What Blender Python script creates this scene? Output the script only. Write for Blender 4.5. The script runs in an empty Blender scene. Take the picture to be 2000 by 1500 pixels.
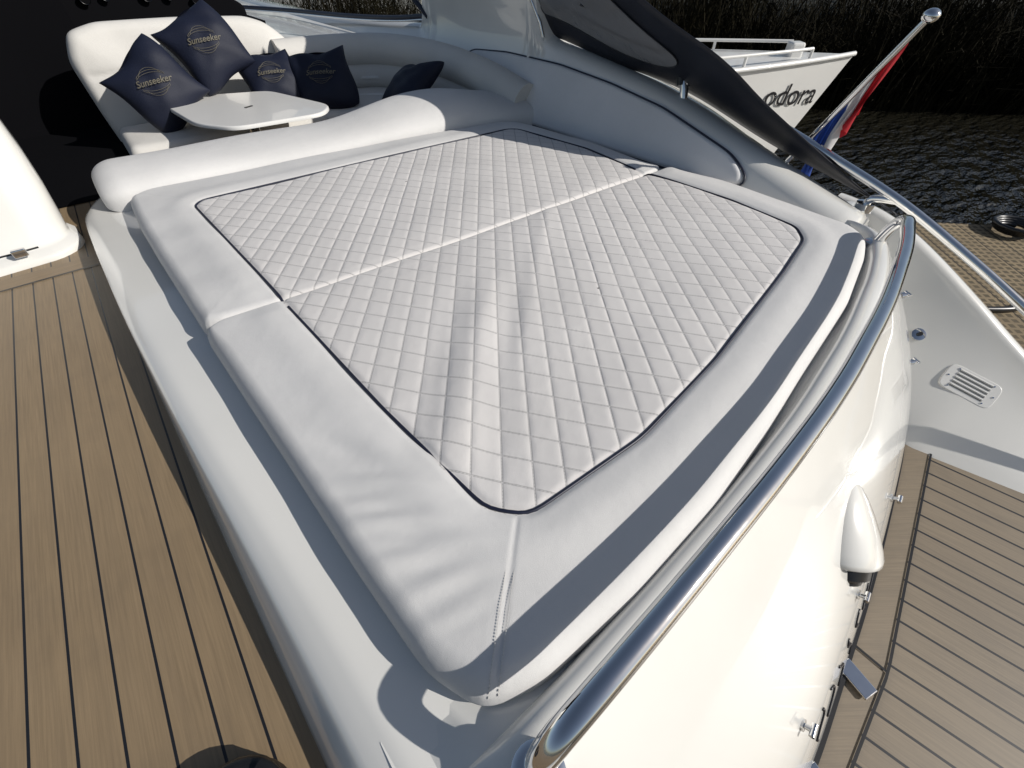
import bpy, math, random
import numpy as np
from mathutils import Vector, Matrix
random.seed(4); np.random.seed(4)
scene=bpy.context.scene
scene.view_settings.view_transform='Standard'
scene.view_settings.look='None'
scene.view_settings.exposure=0
COL=scene.collection
SUN=Vector((0.98,-1.27,1.0)).normalized()

# ------------------------------------------------------------ materials
class NB:
    def __init__(s,name):
        s.m=bpy.data.materials.new(name); s.m.use_nodes=True
        s.nt=s.m.node_tree; s.b=s.nt.nodes['Principled BSDF']; s.L=s.nt.links
        s.tc=s.nt.nodes.new('ShaderNodeTexCoord')
    def n(s,t,**k):
        o=s.nt.nodes.new(t)
        for a,v in k.items(): setattr(o,a,v)
        return o
    def math(s,op,a,b=None,c=None):
        o=s.n('ShaderNodeMath',operation=op)
        for i,x in enumerate((a,b,c)):
            if x is None: continue
            if isinstance(x,(int,float)): o.inputs[i].default_value=x
            else: s.L.new(x,o.inputs[i])
        return o.outputs[0]
    def noise(s,scale,detail=3,vec=None,rough=.5):
        o=s.n('ShaderNodeTexNoise'); o.inputs['Scale'].default_value=scale
        o.inputs['Detail'].default_value=detail; o.inputs['Roughness'].default_value=rough
        s.L.new(vec if vec is not None else s.tc.outputs['Object'],o.inputs['Vector'])
        return o.outputs['Fac']
    def mapping(s,scale=(1,1,1),rot=(0,0,0)):
        o=s.n('ShaderNodeMapping'); o.inputs['Scale'].default_value=scale; o.inputs['Rotation'].default_value=rot
        s.L.new(s.tc.outputs['Object'],o.inputs['Vector']); return o.outputs[0]
    def mix(s,f,a,b):
        o=s.n('ShaderNodeMix',data_type='RGBA')
        for i,x in ((0,f),(6,a),(7,b)):
            if isinstance(x,(int,float)): o.inputs[i].default_value=x
            elif isinstance(x,tuple): o.inputs[i].default_value=(x+(1,))[:4]
            else: s.L.new(x,o.inputs[i])
        return o.outputs[2]
    def remap(s,x,a,b,c,d):
        o=s.n('ShaderNodeMapRange'); 
        for i,v in enumerate((a,b,c,d)): o.inputs[i+1].default_value=v
        s.L.new(x,o.inputs[0]); return o.outputs[0]
    def bump(s,h,strength,dist):
        o=s.n('ShaderNodeBump'); o.inputs['Strength'].default_value=strength; o.inputs['Distance'].default_value=dist
        s.L.new(h,o.inputs['Height']); 
        if s.b.inputs['Normal'].is_linked:
            s.L.new(s.b.inputs['Normal'].links[0].from_socket,o.inputs['Normal'])
        s.L.new(o.outputs[0],s.b.inputs['Normal'])
    def set(s,**k):
        for a,v in k.items():
            i=s.b.inputs[a.replace('_',' ')]
            if isinstance(v,tuple): i.default_value=(v+(1,))[:4]
            elif isinstance(v,(int,float)): i.default_value=v
            else: s.L.new(v,i)

def simple(name,col,rough,metal=0,coat=0,var=.06,nscale=3,bump=0,bscale=200,rvar=0,spec=.5):
    b=NB(name)
    nz=b.noise(nscale,4)
    dark=tuple(c*(1-var) for c in col)
    b.set(Base_Color=b.mix(b.remap(nz,.35,.65,0,1),dark,col),Roughness=rough,Metallic=metal,Specular_IOR_Level=spec)
    if rvar: b.set(Roughness=b.remap(b.noise(nscale*2,5),.3,.7,max(0,rough-rvar),rough+rvar))
    if coat: b.set(Coat_Weight=coat,Coat_Roughness=.03)
    if bump: b.bump(b.noise(bscale,2),bump,.002)
    return b.m

gel=simple('gelcoat',(.77,.757,.715),.22,coat=.9,var=.05,nscale=2.2,bump=.10,bscale=2.5,rvar=.05)
gelw=simple('gelcoat_white',(.77,.76,.73),.3,coat=.4,var=.05,nscale=2)
steel=simple('polished_steel',(.78,.78,.78),.07,metal=1,var=.05,nscale=20,rvar=.04)
gun=simple('dark_chrome',(.12,.12,.12),.2,metal=1)
slotm=simple('vent_shadow_grey',(.10,.10,.10),.7)
dark=simple('dark_interior',(.004,.004,.005),.9,spec=.05)
navyp=simple('navy_piping',(.012,.015,.035),.45,var=.2,nscale=80)
black=simple('black_rubber',(.012,.012,.013),.35,var=.3,nscale=30)
canvas=simple('navy_canvas',(.008,.010,.020),.5,var=.3,nscale=5,bump=.4,bscale=700)
thread=simple('thread',(.62,.60,.57),.8)
gold=simple('gold_embroidery',(.14,.125,.09),.6,var=.4,nscale=200)
lettermat=simple('letter_paint',(.008,.008,.012),.4)
tealm=simple('teal_tarpaulin',(.03,.22,.17),.6,var=.4,nscale=3)

def fabric(name,col,grain=900):
    b=NB(name)
    c=b.mix(b.remap(b.noise(3.5,5),.3,.7,0,1),tuple(x*.92 for x in col),col)
    c=b.mix(b.remap(b.noise(60,3),.55,.8,0,.14),c,tuple(x*.8 for x in col))
    b.set(Base_Color=c,Roughness=.62)
    b.set(Specular_IOR_Level=.35)
    b.bump(b.noise(grain,2),.4,.0013)
    b.bump(b.noise(14,4),.3,.006)
    return b
vinyl=fabric('vinyl',(.67,.66,.645)).m
seatv=fabric('seat_vinyl',(.66,.64,.60)).m
pillowm=fabric('navy_pillow_cloth',(.006,.009,.024)).m
panelv=fabric('grey_vinyl',(.76,.75,.74)).m

W,Ld=.078,.104
def quiltmat():
    b=fabric('quilted_vinyl',(.675,.652,.632))
    sp=b.n('ShaderNodeSeparateXYZ'); b.L.new(b.tc.outputs['Object'],sp.inputs[0])
    x=b.math('MULTIPLY',sp.outputs[0],1/W); y=b.math('MULTIPLY',sp.outputs[1],1/Ld)
    ds=[]
    for op in('ADD','SUBTRACT'):
        a=b.math(op,x,y); f=b.math('FRACT',b.math('ADD',a,100.0)); ds.append(b.math('SUBTRACT',.5,b.math('ABSOLUTE',b.math('SUBTRACT',f,.5))))
    d=b.math('MINIMUM',ds[0],ds[1])   # 0 on a stitch line
    col=b.b.inputs['Base Color'].links[0].from_socket
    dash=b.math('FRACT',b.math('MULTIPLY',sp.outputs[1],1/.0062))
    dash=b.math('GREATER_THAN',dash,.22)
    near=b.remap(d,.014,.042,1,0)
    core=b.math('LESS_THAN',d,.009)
    c=b.mix(b.math('MULTIPLY',near,.72),col,(.20,.195,.19))  # groove shade beside the stitching, painted into the colour
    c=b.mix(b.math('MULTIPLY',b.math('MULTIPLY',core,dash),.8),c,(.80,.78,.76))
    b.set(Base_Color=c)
    h=b.remap(d,0,.06,0,1)
    b.bump(h,.3,.0014)
    return b.m
quilt=quiltmat()

def teak(name,ang,sp_,ph,caulk=.075,col=(.30,.205,.115)):
    b=NB(name)
    s=b.n('ShaderNodeSeparateXYZ'); b.L.new(b.tc.outputs['Object'],s.inputs[0])
    u=b.math('ADD',b.math('MULTIPLY',s.outputs[0],math.cos(ang)/sp_),b.math('MULTIPLY',s.outputs[1],math.sin(ang)/sp_))
    u=b.math('ADD',u,100+ph)
    f=b.math('FRACT',u); fl=b.math('FLOOR',u)
    wn=b.n('ShaderNodeTexWhiteNoise',noise_dimensions='1D'); b.L.new(fl,wn.inputs['W'])
    mp=b.n('ShaderNodeMapping'); mp.inputs['Rotation'].default_value=(0,0,-ang); mp.vector_type='POINT'
    b.L.new(b.tc.outputs['Object'],mp.inputs['Vector'])
    m2=b.n('ShaderNodeVectorMath',operation='MULTIPLY'); b.L.new(mp.outputs[0],m2.inputs[0]); m2.inputs[1].default_value=(260,7,1)
    g=b.noise(1,4,m2.outputs[0],.6)
    m3=b.n('ShaderNodeVectorMath',operation='MULTIPLY'); b.L.new(mp.outputs[0],m3.inputs[0]); m3.inputs[1].default_value=(40,3,1)
    g2=b.noise(1,3,m3.outputs[0])
    c=b.mix(b.remap(g,.3,.7,0,1),tuple(x*.82 for x in col),tuple(x*1.12 for x in col))
    c=b.mix(b.remap(g2,.45,.8,0,.3),c,(col[0]*.6,col[1]*.62,col[2]*.7))
    c=b.mix(b.math('MULTIPLY',wn.outputs['Value'],.2),c,(col[0]*.72,col[1]*.72,col[2]*.78))
    c=b.mix(b.remap(b.noise(2.2,5),.42,.75,0,.35),c,(col[0]*1.25,col[1]*1.27,col[2]*1.3))
    c=b.mix(b.remap(b.noise(9,6),.55,.8,0,.35),c,(col[0]*.66,col[1]*.68,col[2]*.75))
    if caulk>0:
        k=b.math('LESS_THAN',f,caulk)
        c=b.mix(k,c,(.012,.013,.016)); 
        b.set(Roughness=b.mix(k,(.5,.5,.5),(.4,.4,.4)))
        b.bump(b.math('SUBTRACT',1,k),.5,.002)
    else: b.set(Roughness=.5)
    b.set(Base_Color=c)
    b.bump(g,.2,.001)
    return b.m
DZ=.27; K=(1.2-DZ)/1.2
SPD=.08*K; PH0=(.586*K/SPD)%1-.04
teak_deck=teak('teak_deck',0,SPD,PH0,col=(.258,.186,.108))
teak_margin=teak('teak_margin',math.pi/2,1.0,.5,caulk=0,col=(.25,.18,.105))
PA=math.radians(11)
teak_plat=teak('teak_platform',PA,.078,0,caulk=.10,col=(.205,.163,.112))
teak_pm=teak('teak_platform_margin',0.9,1.0,.5,caulk=0,col=(.205,.163,.112))

def watermat():
    b=NB('canal_water')
    b.set(Base_Color=(.014,.013,.009),Roughness=.05,Specular_IOR_Level=.5)
    v=b.mapping((1,2.6,1),(0,0,math.radians(42)))
    b.bump(b.noise(3.2,3,v,.5),1.0,.13)
    b.bump(b.noise(11,2,v),.45,.02)
    return b.m
water_m=watermat()
ground_m=simple('bank_soil',(.03,.03,.018),.9,var=.5,nscale=1.5)
reed_m=simple('reed_blades',(.017,.0145,.007),.9,var=.6,nscale=2,spec=.1)
leaf_m=simple('added_hedge_leaves',(.014,.018,.009),.8,var=.5,nscale=1.2)

def dockmat():
    b=NB('jetty_matting')
    v=b.mapping((1,1,1),(0,0,math.radians(45)))
    s=b.n('ShaderNodeSeparateXYZ'); b.L.new(v,s.inputs[0])
    fx=b.math('FRACT',b.math('MULTIPLY',s.outputs[0],22)); fy=b.math('FRACT',b.math('MULTIPLY',s.outputs[1],22))
    k=b.math('MAXIMUM',b.math('GREATER_THAN',fx,.62),b.math('GREATER_THAN',fy,.62))
    board=b.math('LESS_THAN',b.math('FRACT',b.math('MULTIPLY',s.outputs[0],6.5)),.05)
    c=b.mix(k,(.085,.065,.035),(.25,.19,.11))
    c=b.mix(b.remap(b.noise(5,4),.4,.7,0,.6),c,(.13,.10,.06))
    c=b.mix(board,c,(.02,.015,.01))
    b.set(Base_Color=c,Roughness=.85); b.bump(k,.8,.01)
    return b.m
dock_m=dockmat()

def vinylwin():
    b=NB('clear_vinyl_window')
    b.set(Base_Color=(.24,.24,.245),Roughness=.12,Coat_Weight=.6)
    b.set(Alpha=.75)
    b.bump(b.noise(9,3),.4,.03)
    return b.m
win_m=vinylwin()
def glassm():
    b=NB('windscreen_glass'); b.set(Base_Color=(.55,.62,.62),Roughness=.02,Transmission_Weight=1.0,IOR=1.02,Alpha=.45); return b.m
glass_m=glassm()
def flagm():
    b=NB('flag_cloth')
    a=b.n('ShaderNodeAttribute'); a.attribute_name='stripe'
    v=a.outputs['Fac']
    c=b.mix(b.math('GREATER_THAN',v,.42),(.02,.06,.28),(.72,.71,.70))
    c=b.mix(b.math('GREATER_THAN',v,.71),c,(.50,.02,.03))
    b.set(Base_Color=c,Roughness=.75)
    b.bump(b.noise(40,2),.2,.004)
    tr=b.n('ShaderNodeBsdfTranslucent'); b.L.new(c,tr.inputs[0])
    ms=b.n('ShaderNodeMixShader'); ms.inputs[0].default_value=.3
    b.L.new(b.b.outputs[0],ms.inputs[1]); b.L.new(tr.outputs[0],ms.inputs[2])
    b.L.new(ms.outputs[0],b.nt.nodes['Material Output'].inputs[0])
    return b.m
flag_m=flagm()

# ------------------------------------------------------------ helpers
def reg(o,parent=None):
    COL.objects.link(o)
    if parent is not None:
        o.parent=parent; o.matrix_parent_inverse=Matrix.Translation(parent.location).inverted() if parent.type=='EMPTY' else Matrix.Identity(4)
    return o
def empty(name,loc,label,cat,group=None):
    e=bpy.data.objects.new(name,None); e.location=loc; e.empty_display_size=.1
    COL.objects.link(e); e['label']=label; e['category']=cat
    if group: e['group']=group
    return e
def mesh(name,verts,faces,mat,parent=None,smooth=True,sharp=None):
    me=bpy.data.meshes.new(name)
    me.from_pydata([tuple(v) for v in verts],[],[tuple(f) for f in faces]); me.update()
    if smooth:
        me.polygons.foreach_set('use_smooth',[True]*len(me.polygons))
        if sharp: me.set_sharp_from_angle(angle=math.radians(sharp))
    mats=mat if isinstance(mat,list) else [mat]
    for m in mats: me.materials.append(m)
    return reg(bpy.data.objects.new(name,me),parent)
def grid(rows,cu=False,cv=False,base=0):
    M=len(rows);N=len(rows[0]); V=[p for r in rows for p in r]; F=[]
    for i in range(M if cu else M-1):
        for j in range(N if cv else N-1):
            a=i*N+j;b=i*N+(j+1)%N;c=((i+1)%M)*N+(j+1)%N;d=((i+1)%M)*N+j
            F.append((a+base,b+base,c+base,d+base))
    return V,F
def catmull(P,k=8,closed=False):
    P=[np.array(p,float) for p in P]; n=len(P); out=[]
    rng=range(n if closed else n-1)
    for i in rng:
        p0=P[(i-1)%n] if (closed or i>0) else 2*P[0]-P[1]
        p1=P[i];p2=P[(i+1)%n]
        p3=P[(i+2)%n] if (closed or i+2<n) else 2*P[-1]-P[-2]
        for j in range(k):
            t=j/k
            out.append(.5*((2*p1)+(-p0+p2)*t+(2*p0-5*p1+4*p2-p3)*t*t+(-p0+3*p1-3*p2+p3)*t**3))
    if not closed: out.append(P[-1])
    return out
def tubegeo(path,r,seg=16,closed=False,base=0):
    path=[Vector(p) for p in path]; n=len(path); rows=[]; up=None
    for i,p in enumerate(path):
        if closed: t=(path[(i+1)%n]-path[i-1]).normalized()
        else: t=(path[min(i+1,n-1)]-path[max(i-1,0)]).normalized()
        if up is None: up=Vector((0,0,1)) if abs(t.z)<.9 else Vector((1,0,0))
        s=t.cross(up).normalized(); up=s.cross(t).normalized()
        rr=r(i/(n-1)) if callable(r) else r
        rows.append([tuple(p+(s*math.cos(2*math.pi*k/seg)+up*math.sin(2*math.pi*k/seg))*rr) for k in range(seg)])
    V,F=grid(rows,closed,True,base)
    if not closed:
        F.append(tuple(base+k for k in range(seg))[::-1]); F.append(tuple(base+(n-1)*seg+k for k in range(seg)))
    return V,F
def tube(name,path,r,mat,parent=None,seg=16,closed=False):
    V,F=tubegeo(path,r,seg,closed); return mesh(name,V,F,mat,parent,True,50)
def multitube(name,paths,r,mat,parent=None,seg=8):
    V=[];F=[]
    for p in paths:
        v,f=tubegeo(p,r,seg,False,len(V)); V+=v;F+=f
    return mesh(name,V,F,mat,parent,True,50)
def loop(pts,n,sig):
    P=np.array(pts,float); Q=np.vstack([P,P[:1]]); L=np.r_[0,np.cumsum(np.linalg.norm(np.diff(Q,axis=0),axis=1))]
    s=np.linspace(0,L[-1],n,endpoint=False); X=np.stack([np.interp(s,L,Q[:,k]) for k in range(2)],1)
    ds=L[-1]/n; w=max(1,int(3*sig/ds)); k=np.exp(-.5*(np.arange(-w,w+1)*ds/sig)**2); k/=k.sum()
    return sum(k[i+w]*np.roll(X,i,axis=0) for i in range(-w,w+1))
def sdf(P,Lp):
    A=Lp;B=np.roll(Lp,-1,axis=0); out=np.empty(len(P)); 
    for s in range(0,len(P),20000):
        p=P[s:s+20000]; d=np.full(len(p),1e9); ins=np.zeros(len(p),bool)
        for a,b in zip(A,B):
            ab=b-a; t=np.clip(((p-a)@ab)/(ab@ab+1e-12),0,1); q=a+t[:,None]*ab-p
            d=np.minimum(d,q[:,0]**2+q[:,1]**2)
            c=((a[1]>p[:,1])!=(b[1]>p[:,1]))
            if c.any():
                xi=(b[0]-a[0])*(p[:,1]-a[1])/((b[1]-a[1]) if b[1]!=a[1] else 1e-9)+a[0]
                ins^=c&(p[:,0]<xi)
        out[s:s+20000]=np.sqrt(d)*np.where(ins,1,-1)
    return out
def sstep(x,a,b):
    t=np.clip((x-a)/(b-a),0,1); return t*t*(3-2*t)
def fastmesh(name,V,F4,mats,idx,parent):
    me=bpy.data.meshes.new(name); me.vertices.add(len(V)); me.vertices.foreach_set('co',V.astype(np.float32).ravel())
    nf=len(F4); me.loops.add(nf*4); me.loops.foreach_set('vertex_index',F4.astype(np.int32).ravel())
    me.polygons.add(nf); me.polygons.foreach_set('loop_start',np.arange(0,nf*4,4,dtype=np.int32))
    for m in mats: me.materials.append(m)
    me.polygons.foreach_set('material_index',idx.astype(np.int32)); me.polygons.foreach_set('use_smooth',np.ones(nf,bool))
    me.update(); me.validate()
    return reg(bpy.data.objects.new(name,me),parent)
def edgeR(x,y):
    w=np.exp(-((y-(1.262-.03*(x/1.9)))/.07)**2)*sstep(x,-.08,.0)
    return .042-.027*w
def cushion(name,outline,quiltloop,ztop,zbot,extra,parent,N=1100):
    O=loop(outline,N,.022); Os=O[::4]; C=O.mean(0)
    rs=np.r_[np.linspace(.004,.90,140),np.linspace(.902,1,40)]
    P=(C+rs[:,None,None]*(O-C)[None]).reshape(-1,2)
    d=sdf(P,Os); d=np.clip(d,0,None); d.reshape(len(rs),N)[-1]=0
    q=sdf(P,quiltloop)
    x,y=P[:,0],P[:,1]; R=edgeR(x,y)
    e=np.where(d<R,R-np.sqrt(np.clip(R*R-(R-d)**2,0,None)),0)+.27*R*np.exp(-d/.05)
    z=ztop-e
    a=x/W+y/Ld;b=x/W-y/Ld
    da=np.abs((a%1)-.5)*2;db=np.abs((b%1)-.5)*2
    puff=(1-da**5)*(1-db**5)
    qi=sstep(q,.004,.018)
    z+=.0023*puff*qi*sstep(d,.0,.05)-.005*np.exp(-(q/.009)**2)-.001*qi
    z+=.007*np.exp(-((q+.06)/.05)**2)*sstep(d,0,.08)
    z+=.0022*np.sin(x*9+1.3*np.sin(y*7))*np.cos(y*11+x*3)
    z+=extra(x,y,d,q)
    V=[np.c_[P,z]]
    lastz=z[-N:]
    cc=(O-C); nrm=cc/np.linalg.norm(cc,axis=1)[:,None]
    for off,f in ((.001,.25),(-.001,.55),(-.006,.8),(-.016,1.0)):
        V.append(np.c_[O+nrm*off,lastz*(1-f)+zbot*f])
    V=np.vstack(V); M=len(rs)+4
    i=np.arange(M-1)[:,None]*N; j=np.arange(N)[None]; jn=(j+1)%N
    F=np.stack([i+j,i+N+j,i+N+jn,i+jn],-1).reshape(-1,4)
    qq=np.r_[q,np.full(4*N,-1.)]
    qq[-4*N:]=sdf(V[-4*N:,:2],quiltloop)
    idx=(qq[F[:,0]]>0).astype(int)
    return fastmesh(name,V,F,[vinyl,quilt],idx,parent)
def padded(name,lp,origin,U,Vv,Nn,thick,R,mat,parent,crown=.01,n=160,sig=.02,extra=None):
    O=loop(lp,n,sig); C=O.mean(0); rs=np.r_[np.linspace(.02,.8,14),np.linspace(.83,1,14)]
    P=(C+rs[:,None,None]*(O-C)[None]).reshape(-1,2); d=np.clip(sdf(P,O),0,None); d.reshape(len(rs),n)[-1]=0
    h=-np.where(d<R,R-np.sqrt(np.clip(R*R-(R-d)**2,0,None)),0)+crown*(1-np.exp(-d/.08))
    if extra is not None: h=h+extra(P[:,0],P[:,1],d)
    U=np.array(U);Vv=np.array(Vv);Nn=np.array(Nn);o=np.array(origin)
    X=o+P[:,:1]*U+P[:,1:]*Vv+h[:,None]*Nn
    B=o+O[:,:1]*U+O[:,1:]*Vv-thick*Nn
    rows=[list(map(tuple,X[k*n:(k+1)*n])) for k in range(len(rs))]+[list(map(tuple,B))]
    V,F=grid(rows,False,True); F.append(tuple(range(n))); F.append(tuple(len(rs)*n+k for k in range(n))[::-1])
    return mesh(name,V,F,mat,parent,True,60),O
def box(cx,cy,cz,sx,sy,sz,rot=0):
    c,s=math.cos(rot),math.sin(rot); V=[]
    for dz in(-.5,.5):
        for dx,dy in((-.5,-.5),(.5,-.5),(.5,.5),(-.5,.5)):
            a,b=dx*sx,dy*sy; V.append((cx+a*c-b*s,cy+a*s+b*c,cz+dz*sz))
    return V,[(3,2,1,0),(4,5,6,7),(0,1,5,4),(1,2,6,5),(2,3,7,6),(3,0,4,7)]
def bevel(o,w,s=3):
    m=o.modifiers.new('Bevel','BEVEL'); m.width=w; m.segments=s; m.limit_method='ANGLE'; return o
def ip(x,xs,ys): return float(np.interp(x,xs,ys))
def smooth_ip(x,xs,ys,w=.08):
    return sum(ip(x+k*w,xs,ys)*g for k,g in((-1,.2),(-.5,.25),(0,.1),(.5,.25),(1,.2)))

# ------------------------------------------------------------ yacht
yacht=empty('motor_yacht',(1.2,1.2,-.75),'white motor yacht cockpit with sunpad, teak decks and swim platform','yacht')
LZ=.368   # ledge height
YM=2.93*K; YM2=3.06*K
mesh('cockpit_deck',[(-2.6,-1.2,DZ),(-.12,-1.2,DZ),(-.12,YM,DZ),(-2.6,YM,DZ)],[(0,1,2,3)],teak_deck,yacht,False)
def quad(name,a,mat,parent=yacht): return mesh(name,a,[(0,1,2,3)],mat,parent,False)
quad('deck_margin_board',[(-2.6,YM,DZ+.0005),(-.12,YM,DZ+.0005),(-.12,YM2,DZ+.0005),(-2.6,YM2,DZ+.0005)],teak_margin)
quad('deck_caulk_seam',[(-2.6,YM-.005,DZ+.004),(-.2,YM-.005,DZ+.004),(-.2,YM+.002,DZ+.004),(-2.6,YM+.002,DZ+.004)],black)
quad('cockpit_deck',[(-2.6,YM2,DZ),(1.8,YM2,DZ),(1.8,4.9,DZ),(-2.6,4.9,DZ)],teak_deck)

def xd(y): return ip(y/K,[-.6,.28,1.14,2.83,3.3],[-.24*K,-.262*K,-.30*K,-.375*K,-.385*K])
def xt(y): return smooth_ip(y,[-.6,.14,.56,.99,1.65,2.28,2.69,3],[-.088,-.118,-.154,-.198,-.248,-.266,-.270,-.270],.15)
rows=[]
ys=list(np.linspace(-.6,2.5,60))+[2.5+.30*math.sin(a) for a in np.linspace(.1,math.pi/2,12)]
for y in ys:
    o=.0 if y<=2.5 else .16*(1-math.sqrt(max(0,1-((y-2.5)/.30)**2)))
    a=xd(y)+o*1.0;b=max(xt(y)+o,a+.006)
    w=b-a; h=LZ-DZ
    prof=[(a,DZ-.2),(a,DZ),(a+.08*w,DZ+.12*h),(a+.24*w,DZ+.36*h),(a+.42*w,DZ+.57*h),(a+.60*w,DZ+.74*h),(a+.80*w,DZ+.87*h),(b+.004,LZ-.009),(b+.016,LZ-.003),(b+.035,LZ-.0005),(b+.05,LZ),(.35 if y>.08 else b+.055,LZ)]
    rows.append([(px_,y-(max(0,y-2.3)*.62)*(1-(pz_-DZ)/h if pz_>DZ else 1),pz_) for px_,pz_ in prof])
V,F=grid(rows); mesh('sunpad_base',V,F,gel,yacht,True,60)
v,f=box(1.0,1.95,.175,1.9,1.60,.34); mesh('sunpad_plinth',v,f,gel,yacht,False)
v,f=box(1.0,1.29,LZ-.004,1.86,2.18,.014); mesh('cushion_underlay',v,f,black,yacht,False)

# transom
RX=[-.3,.06,.15,.31,.66,.94,1.33,1.74,1.93,2.1]
RY=[0.03,.012,.014,.018,.032,.053,.108,.195,.262,.34]
def raily(x): return smooth_ip(x,RX,RY,.1)
FX=[-.5,0,.64,1.23,1.59,1.96,2.2]; FY=[-.50,-.49,-.44,-.35,-.28,-.20,-.12]
def footy(x): return smooth_ip(x,FX,FY,.12)
CX=[-.3,.06,.33,.58,1.07,1.49,1.95,2.2]; CYY=[.08,.07,.06,.07,.14,.20,.32,.42]
def cushy(x): return smooth_ip(x,CX,CYY,.08)
def zlip(x): return LZ-.004+.070*float(sstep(x,-.11,.12))-.05*float(sstep(x,2.03,2.12))
def tsurf(x,t,dy=0):
    zl=zlip(x); yl=raily(x)+.018
    y0=yl-.035; yf=footy(x)
    return (x,y0+(yf-y0)*t-.055*math.sin(math.pi*t)**.9*1.0+dy,zl-.015+(-.3-(zl-.015))*t)
rows=[]
xs=[(x,0) for x in np.linspace(-.11,1.96,64)]+[(1.995,.01),(2.025,.035),(2.048,.075),(2.062,.12),(2.08,.15),(2.15,.16),(2.36,.16)]
for x,dy in xs:
    zl=zlip(x); yl=raily(x)+.018; h=zl-LZ
    r=[(x,cushy(x)+.10+dy,LZ-.004),(x,max(cushy(x)-.004,yl+.034)+dy,LZ+(h*.35 if h>0 else -.004)),(x,yl+.032+dy,LZ+(h*.52 if h>0 else -.004)),(x,yl+.027+dy,LZ+(h*.75 if h>0 else -.004)),(x,yl+.018+dy,zl-.003),(x,yl+.004+dy,zl),(x,yl-.018+dy,zl-.001),(x,yl-.03+dy,zl-.008)]
    for t in np.linspace(.012,1,22): r.append(tsurf(x,float(t),dy))
    rows.append(r)
V,F=grid(rows); transom=mesh('transom',V,F,gel,yacht,True,60)
RZ=.537
path=[(.045,.0,.35),(.045,.004,.42),(.055,.008,.475),(.085,.010,.518),(.14,.011,RZ-.003)]
path+=[(x,raily(x)-.003,RZ) for x in np.linspace(.22,1.84,22)]
path+=[(1.90,.246,RZ-.003),(1.94,.268,.515),(1.955,.286,.47),(1.96,.30,.38)]
hr=tube('transom_handrail',catmull(path,5),.0195,steel,yacht,24)
for (x,y,z) in((.045,0,.435),(1.96,.30,.42)):
    v,f=tubegeo([(x,y,z-.03),(x,y,z),(x,y,z+.006)],lambda t:.037 if t<.6 else .028,24)
    mesh('handrail_flange',v,f,steel,yacht,True,40)

# swim platform
v,f=box(.9,-.75,-.36,4.2,2.1,.12); mesh('swim_platform',v,f,teak_plat,yacht,False)
# border boards: two straight-edged lengths meeting in a mitre
def bord(x): return ip(x,[-.45,1.02,2.05],[-.585,-.475,-.275])
MX=1.02
for x0,x1 in((-.45,MX-.004),(MX+.004,2.0)):
    xs_=np.linspace(x0,x1,30)
    rows=[[(x,footy(x)+.05,-.296) for x in xs_],[(x,bord(x),-.296) for x in xs_]]
    V,F=grid(rows); mesh('platform_margin_board',V,F,teak_pm,yacht,False)
rows=[[(x,bord(x),-.292) for x in np.linspace(-.45,2.0,50)],[(x,bord(x)-.008,-.292) for x in np.linspace(-.45,2.0,50)]]
V,F=grid(rows); mesh('platform_caulk_seam',V,F,black,yacht,False)
quad('platform_caulk_seam',[(MX-.004,-.36,-.2925),(MX+.004,-.36,-.2925),(MX+.004,-.478,-.2925),(MX-.004,-.478,-.2925)],black)
rows=[[(x,footy(x)+.01,-.288) for x in np.linspace(-.45,2.0,50)],[(x,footy(x)-.008,-.288) for x in np.linspace(-.45,2.0,50)]]
V,F=grid(rows); mesh('transom_door_gap',V,F,black,yacht,False)

# starboard coaming with arch leg growing out of it
ZY=[0,.31,.47,.93,1.42,1.91,2.36,2.42,2.47,2.52,3.0,3.4,3.58,3.68,3.78,4.4,6,8.5]; ZZ=[.34,.40,.44,.535,.655,.71,.77,.81,1.05,1.55,1.6,1.6,1.5,1.0,.72,.68,.62,.60]
def zt(y): return smooth_ip(y,ZY,ZZ,.2 if y<2.1 or y>4.1 else .045)
def xin(z): return 2.0+.6*(min(z,.70)-.38)-max(0,z-.70)*.06
rows=[]
for y in np.r_[np.linspace(.42,2.3,34),np.linspace(2.33,2.6,24),np.linspace(2.65,3.45,12),np.linspace(3.48,3.85,26),np.linspace(3.95,8.5,30)]:
    y=float(y); z=zt(y); zi=z-.045
    zj=max(zi,.385)
    r=[(1.80,y,.27),(1.92,y,.31),(1.965,y,.335),(xin(.375),y,.375)]
    for t in(.15,.3,.45,.6,.75,.9,1.0):
        zz=.375+(zj-.375)*t; r.append((xin(zz),y,zz))
    xa=xin(zj); z=max(z,zj+.03)
    r+=[(xa+.02,y,z-.025),(xa+.05,y,z-.008),(xa+.10,y,z),(xa+.17,y,z-.008),(xa+.24,y,z-.04),(xa+.30,y,z-.11),(xa+.36,y,z-.3),(2.55,y,-.2),(2.45,y,-.8)]
    rows.append(r)
rows.insert(0,[(p[0],p[1]-.012,p[2]-.012) for p in rows[0]])
rows.insert(0,[(p[0],p[1]-.004,p[2]-.7) for p in rows[0]])
V,F=grid(rows); mesh('side_coaming',V,F,gel,yacht,True,60)
WY=[-1.5,-1.1,-.7,-.29,-.02,.22,.33,.5]; WZ=[-.29,-.28,-.17,.03,.18,.30,.345,.38]
rows=[]
def wing(y,t):
    xb=ip(y,[-1.5,-.58,-.23,.5],[2.35,2.07,1.97,1.95]); z1=smooth_ip(y,WY,WZ,.1)-.02
    z=-.30+(z1+.30)*t; x=xb+(2.385-xb)*t+.045*math.sin(math.pi*t)*t
    return (x,y,z)
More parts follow.
